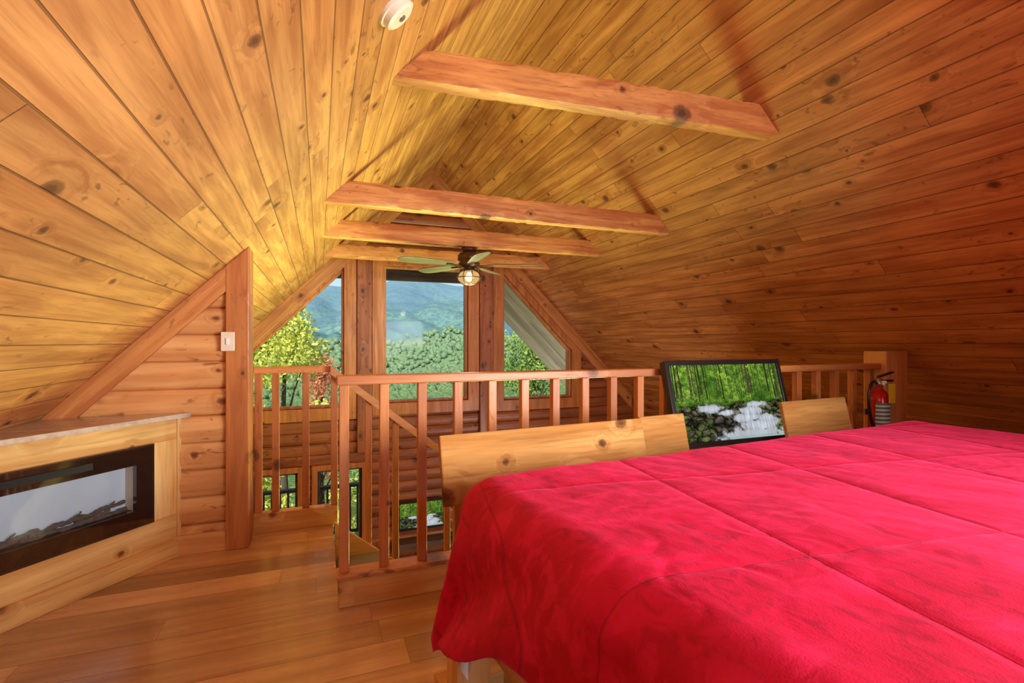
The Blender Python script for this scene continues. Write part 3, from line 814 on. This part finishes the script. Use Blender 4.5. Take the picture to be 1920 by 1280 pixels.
# ---------------------------------------------------------------- deck outside
dk = box("porch_deck", -2.2, 5.1, 7.2, 9.7, ZL-0.15, ZL-0.05, M_darkw); tag(dk, "weathered wooden deck boards outside the windows", "deck")
dr = empty("deck_railing", (1.4, 9.6, ZL)); tag(dr, "dark wooden deck railing outside", "railing")
bx("top_rail", dr, -2.2, 5.1, 9.55, 9.67, -1.46, -1.41, M_darkw); bx("bottom_rail", dr, -2.2, 5.1, 9.59, 9.63, -2.3, -2.25, M_darkw)
x = -2.1
while x < 5.1:
    bx("baluster", dr, x, x+0.035, 9.59, 9.63, -2.25, -1.46, M_darkw); x += 0.13

# ---------------------------------------------------------------- landscape
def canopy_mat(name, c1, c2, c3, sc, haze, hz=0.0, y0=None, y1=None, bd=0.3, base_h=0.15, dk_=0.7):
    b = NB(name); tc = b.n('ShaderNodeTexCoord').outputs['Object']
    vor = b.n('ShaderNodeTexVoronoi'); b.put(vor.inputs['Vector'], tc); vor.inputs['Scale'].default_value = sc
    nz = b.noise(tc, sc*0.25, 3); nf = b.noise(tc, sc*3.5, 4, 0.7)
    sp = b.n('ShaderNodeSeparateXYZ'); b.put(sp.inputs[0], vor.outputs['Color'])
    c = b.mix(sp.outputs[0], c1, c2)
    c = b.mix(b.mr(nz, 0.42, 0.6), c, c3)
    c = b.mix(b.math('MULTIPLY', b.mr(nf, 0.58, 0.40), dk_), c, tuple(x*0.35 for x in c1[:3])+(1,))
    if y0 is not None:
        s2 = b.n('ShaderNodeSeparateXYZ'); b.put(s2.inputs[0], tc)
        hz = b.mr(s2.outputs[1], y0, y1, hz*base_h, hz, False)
    c = b.mix(hz, c, haze)  # aerial haze painted into the base colour, stronger with distance
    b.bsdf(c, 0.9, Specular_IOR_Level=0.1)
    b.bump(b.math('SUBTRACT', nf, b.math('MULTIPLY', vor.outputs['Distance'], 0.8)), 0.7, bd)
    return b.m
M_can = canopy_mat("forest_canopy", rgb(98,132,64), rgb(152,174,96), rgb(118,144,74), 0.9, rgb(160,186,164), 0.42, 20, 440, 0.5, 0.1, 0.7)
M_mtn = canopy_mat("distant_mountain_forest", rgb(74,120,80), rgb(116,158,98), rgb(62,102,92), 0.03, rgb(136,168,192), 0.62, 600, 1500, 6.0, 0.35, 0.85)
def crest(a):
    return 0.100+0.020*min(1, max(0, (a-0.03)/0.14))+0.006*noise.noise(Vector((a*14, 2, 0)))
def H(a, Y):
    X = a*Y
    if Y < 60: return -8.5+(Y-12)*0.01
    if Y < 440:
        t = (Y-60)/380
        z = -8.0+(-18)*math.sin(t*math.pi)*0.9+11*t
        return z+0.05*Y*noise.noise(Vector((X*0.012, Y*0.012, 1)))
    if Y < 620:
        t = (Y-440)/180; return 3*(1-t)-26*t+3*noise.noise(Vector((X*.01, Y*.01, 1)))
    t = min(1, (Y-620)/980); top_ = crest(a)*1600
    z = -26+(top_+26)*(t**1.25)
    z += (1-abs(t-0.55))*90*t*noise.noise(Vector((X*0.006, Y*0.004, 7)))+28*(1-t)*noise.noise(Vector((X*0.02, Y*0.01, 3)))
    z += 9*(1-t)*noise.noise(Vector((X*0.03, Y*0.02, 12)))
    return z
def terrain(name, y0, y1, ny, na, a0, a1, mat, lab):
    v, f = [], []
    for j in range(ny+1):
        Y = y0*(y1/y0)**(j/ny)
        for i in range(na+1):
            a = a0+(a1-a0)*i/na
            v.append((a*Y, Y, H(a, Y)))
    for j in range(ny):
        for i in range(na):
            k = j*(na+1)+i; f.append((k, k+1, k+na+2, k+na+1))
    o = mobj(name, v, f, mat, None, smooth=True); tag(o, lab, "hillside" if 'hill' in name else "mountain", "stuff"); return o
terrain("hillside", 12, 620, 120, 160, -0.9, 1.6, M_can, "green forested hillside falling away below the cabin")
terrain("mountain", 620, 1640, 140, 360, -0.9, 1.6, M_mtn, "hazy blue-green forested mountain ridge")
def ico(n):
    bm = bmesh.new(); bmesh.ops.create_icosphere(bm, subdivisions=n, radius=1)
    r_ = ([v.co.copy() for v in bm.verts], [tuple(v.index for v in f.verts) for f in bm.faces]); bm.free(); return r_
I2, I1 = ico(2), ico(1)
v, f = [], []
for k in range(14000):
    Y = 45*(440/45.0)**random.random()
    a = -0.25+0.85*random.random(); rad = (0.7+Y*0.0034)*(0.4+1.0*random.random())
    z = H(a, Y)+rad*0.4+0.004*Y*random.random(); n0 = len(v); sd_ = random.random()*50
    iv, jf = I2 if Y < 110 else I1
    for c in iv:
        k_ = 1+0.35*noise.noise(c*1.8+Vector((sd_, 0, 0)))+(0.45*noise.noise(c*5+Vector((sd_, 4, 0))) if Y < 110 else 0.4*noise.noise(c*3+Vector((sd_, 4, 0))))
        v.append((a*Y+c.x*rad*k_, Y+c.y*rad*k_, z+c.z*rad*k_))
    f += [(n0+a_, n0+b_, n0+c_) for a_, b_, c_ in jf]
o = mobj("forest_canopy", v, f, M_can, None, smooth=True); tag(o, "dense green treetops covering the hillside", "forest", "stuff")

def leaf_mat(name, c1, c2, c3):
    b = NB(name); tc = b.n('ShaderNodeTexCoord').outputs['Object']
    w = b.n('ShaderNodeTexWhiteNoise', noise_dimensions='3D')
    b.put(w.inputs['Vector'], b.vmath('SNAP', tc, (0.15, 0.15, 0.15)))
    c = b.mix(w.outputs[0], c1, c2)
    c = b.mix(b.mr(b.noise(tc, 0.9, 2), 0.5, 0.66), c, c3)
    b.bsdf(c, 0.6)
    tr = b.n('ShaderNodeBsdfTranslucent'); b.put(tr.inputs[0], c)
    mx = b.n('ShaderNodeMixShader'); mx.inputs[0].default_value = 0.35
    b.t.links.new(b.b.outputs[0], mx.inputs[1]); b.t.links.new(tr.outputs[0], mx.inputs[2]); b.t.links.new(mx.outputs[0], b.out.inputs[0])
    return b.m
M_bark = plain("tree_bark", rgb(84,70,56), 0.9, var=0.4, scale=12)
M_lyel = leaf_mat("leaves_yellow_green", rgb(206,212,90), rgb(240,238,130), rgb(166,184,80))
M_lgrn = leaf_mat("leaves_green", rgb(136,168,76), rgb(184,204,108), rgb(110,144,66))
M_lred = leaf_mat("leaves_autumn", rgb(222,130,96), rgb(240,170,120), rgb(190,180,90))
def tree(x, y, zb, ht, rad, mat, n, label, seed):
    rnd = random.Random(seed)
    e = empty("tree", (x, y, zb)); tag(e, label, "tree")
    pts = [(0, 0, 0), (0.1, 0, ht*0.3), (0.0, 0.1, ht*0.6), (0.15, 0, ht*0.95)]
    tube("trunk", pts, [rad*0.07+0.06, rad*0.06+0.04, rad*0.035+.02, 0.02], M_bark, e, 10)
    blobs = []
    for k in range(30):
        t = rnd.random(); zz_ = ht*(0.25+0.75*t); rr = rad*(1.0-0.75*max(0, (t-0.35)/0.65))
        an = rnd.random()*6.283; q = rr*rnd.random()**0.5
        blobs.append((q*math.cos(an), q*math.sin(an), zz_, rad*(0.20+0.2*rnd.random())))
    for b_ in blobs[:9]:
        tube("branch", [(0, 0, b_[2]*0.7), (b_[0]*0.5, b_[1]*0.5, b_[2]*0.88), (b_[0], b_[1], b_[2])], [0.05, 0.03, 0.01], M_bark, e, 6)
    v, f = [], []
    for k in range(n):
        b_ = blobs[k % len(blobs)]
        d = Vector((rnd.gauss(0, 1), rnd.gauss(0, 1), rnd.gauss(0, 1))).normalized()*b_[3]*(0.4+0.75*rnd.random())
        c = Vector(b_[:3])+d
        u = Vector((rnd.gauss(0, 1), rnd.gauss(0, 1), rnd.gauss(0, 1))).normalized(); w = u.cross(Vector((rnd.gauss(0, 1), rnd.gauss(0, 1), 0.3))).normalized()
        s = (0.04+0.04*rnd.random())*(0.6+rad*0.25)
        i0_ = len(v)
        v += [c-u*s, c+w*s*0.6, c+u*s, c-w*s*0.6]; f.append((i0_, i0_+1, i0_+2, i0_+3))
    o = mobj("foliage", v, f, mat, e); o["kind"] = "stuff"
tree(-1.1, 17.0, -8.0, 10.6, 2.0, M_lyel, 16000, "yellow-green leafy tree beside the window", 1)
tree(0.0, 21.0, -8.4, 8.9, 1.3, M_lred, 7000, "tree with reddish autumn leaves", 2)
tree(-4.6, 19.0, -8.0, 9.6, 1.8, M_lgrn, 7000, "green leafy tree on the slope", 3)
tree(7.4, 17.0, -8.0, 9.6, 2.2, M_lgrn, 14000, "green leafy tree beside the porch", 4)
tree(-1.7, 12.4, -8.0, 6.9, 1.4, M_lyel, 9000, "yellow-green leafy tree below the deck", 5)
tree(1.7, 13.6, -8.2, 6.9, 1.4, M_lgrn, 8000, "green treetop below the windows", 6)
tree(4.2, 21.0, -8.2, 6.6, 1.5, M_lgrn, 8000, "green treetop below the windows", 7)

# ---------------------------------------------------------------- world and lights
w = bpy.data.worlds.new("world"); S.world = w; w.use_nodes = True
nt = w.node_tree; nt.nodes.clear()
ow = nt.nodes.new('ShaderNodeOutputWorld'); bg = nt.nodes.new('ShaderNodeBackground'); sk = nt.nodes.new('ShaderNodeTexSky')
sk.sky_type = 'NISHITA'; sk.sun_disc = False; sk.sun_elevation = math.radians(48); sk.sun_rotation = math.radians(200); sk.air_density = 1.0; sk.dust_density = 0.6
nt.links.new(sk.outputs[0], bg.inputs[0]); nt.links.new(bg.outputs[0], ow.inputs[0]); bg.inputs[1].default_value = 0.14
def light(name, typ, loc, target, power, col, size=1.0, sy=None, spread=None):
    l = bpy.data.lights.new(name, typ); l.energy = power; l.color = col
    o = bpy.data.objects.new(name, l); link(o); o.location = loc
    if typ == 'AREA':
        l.size = size
        if sy: l.shape = 'RECTANGLE'; l.size_y = sy
        if spread: l.spread = math.radians(spread)
    elif typ == 'POINT': l.shadow_soft_size = size
    if target is not None:
        o.rotation_euler = (Vector(target)-Vector(loc)).to_track_quat('-Z', 'Y').to_euler()
    return o
sun = light("sun", 'SUN', (0, 0, 30), None, 5.6, (1, 0.96, 0.88)); sun.data.angle = 0.01
sun.rotation_euler = Vector((0.35, 0.70, -0.62)).to_track_quat('-Z', 'Y').to_euler()
light("loft_fill", 'AREA', (2.3, -1.0, 1.3), (-0.7, 3.0, 0.7), 84, (0.96, 0.98, 1.0), 1.4, 1.0, 115)  # added soft fill behind the camera, not a fixture of the loft
light("loft_flash", 'AREA', (0.6, -0.25, 1.75), (1.4, 3.0, 1.6), 6, (0.98, 0.98, 1.0), 0.4)
light("loft_ceiling_fill", 'AREA', (0.9, -0.7, 0.35), (-0.6, 1.8, 2.0), 20, (0.96, 0.98, 1.0), 1.0, None, 130)  # unseen fill added low behind the camera to brighten the ceiling
light("great_room_green_fill", 'AREA', (2.3, 4.3, -1.35), (-0.3, 4.0, 1.8), 175, (0.72, 1.0, 0.42), 2.0, 1.2, 110)  # hidden added light, tinted to imitate green daylight bouncing onto the ceiling
light("gable_wall_fill", 'AREA', (3.2, 3.6, -0.8), (0.5, 7.0, 0.0), 45, (1.0, 0.95, 0.88), 1.0)  # added fill for the gable wall and lower room, no real fixture
light("soffit_fill", 'AREA', (3.9, 8.3, -1.6), (3.2, 8.3, 2.0), 55, (1.0, 0.97, 0.93), 1.0)  # invented upward fill below the windows that lightens the soffit
light("fan_bulb", 'POINT', (1.43, 4.93, 1.72), None, 6, (1.0, 0.82, 0.55), 0.05)

# ---------------------------------------------------------------- camera
cd = bpy.data.cameras.new("camera"); cam = bpy.data.objects.new("camera", cd); link(cam)
cd.sensor_width = 36; cd.lens = 17.5; cd.clip_start = 0.02; cd.clip_end = 5000
cam.location = (0, 0, 1.2); cam.rotation_euler = (math.radians(90), 0, -math.atan2(0.36, 0.933))
S.camera = cam
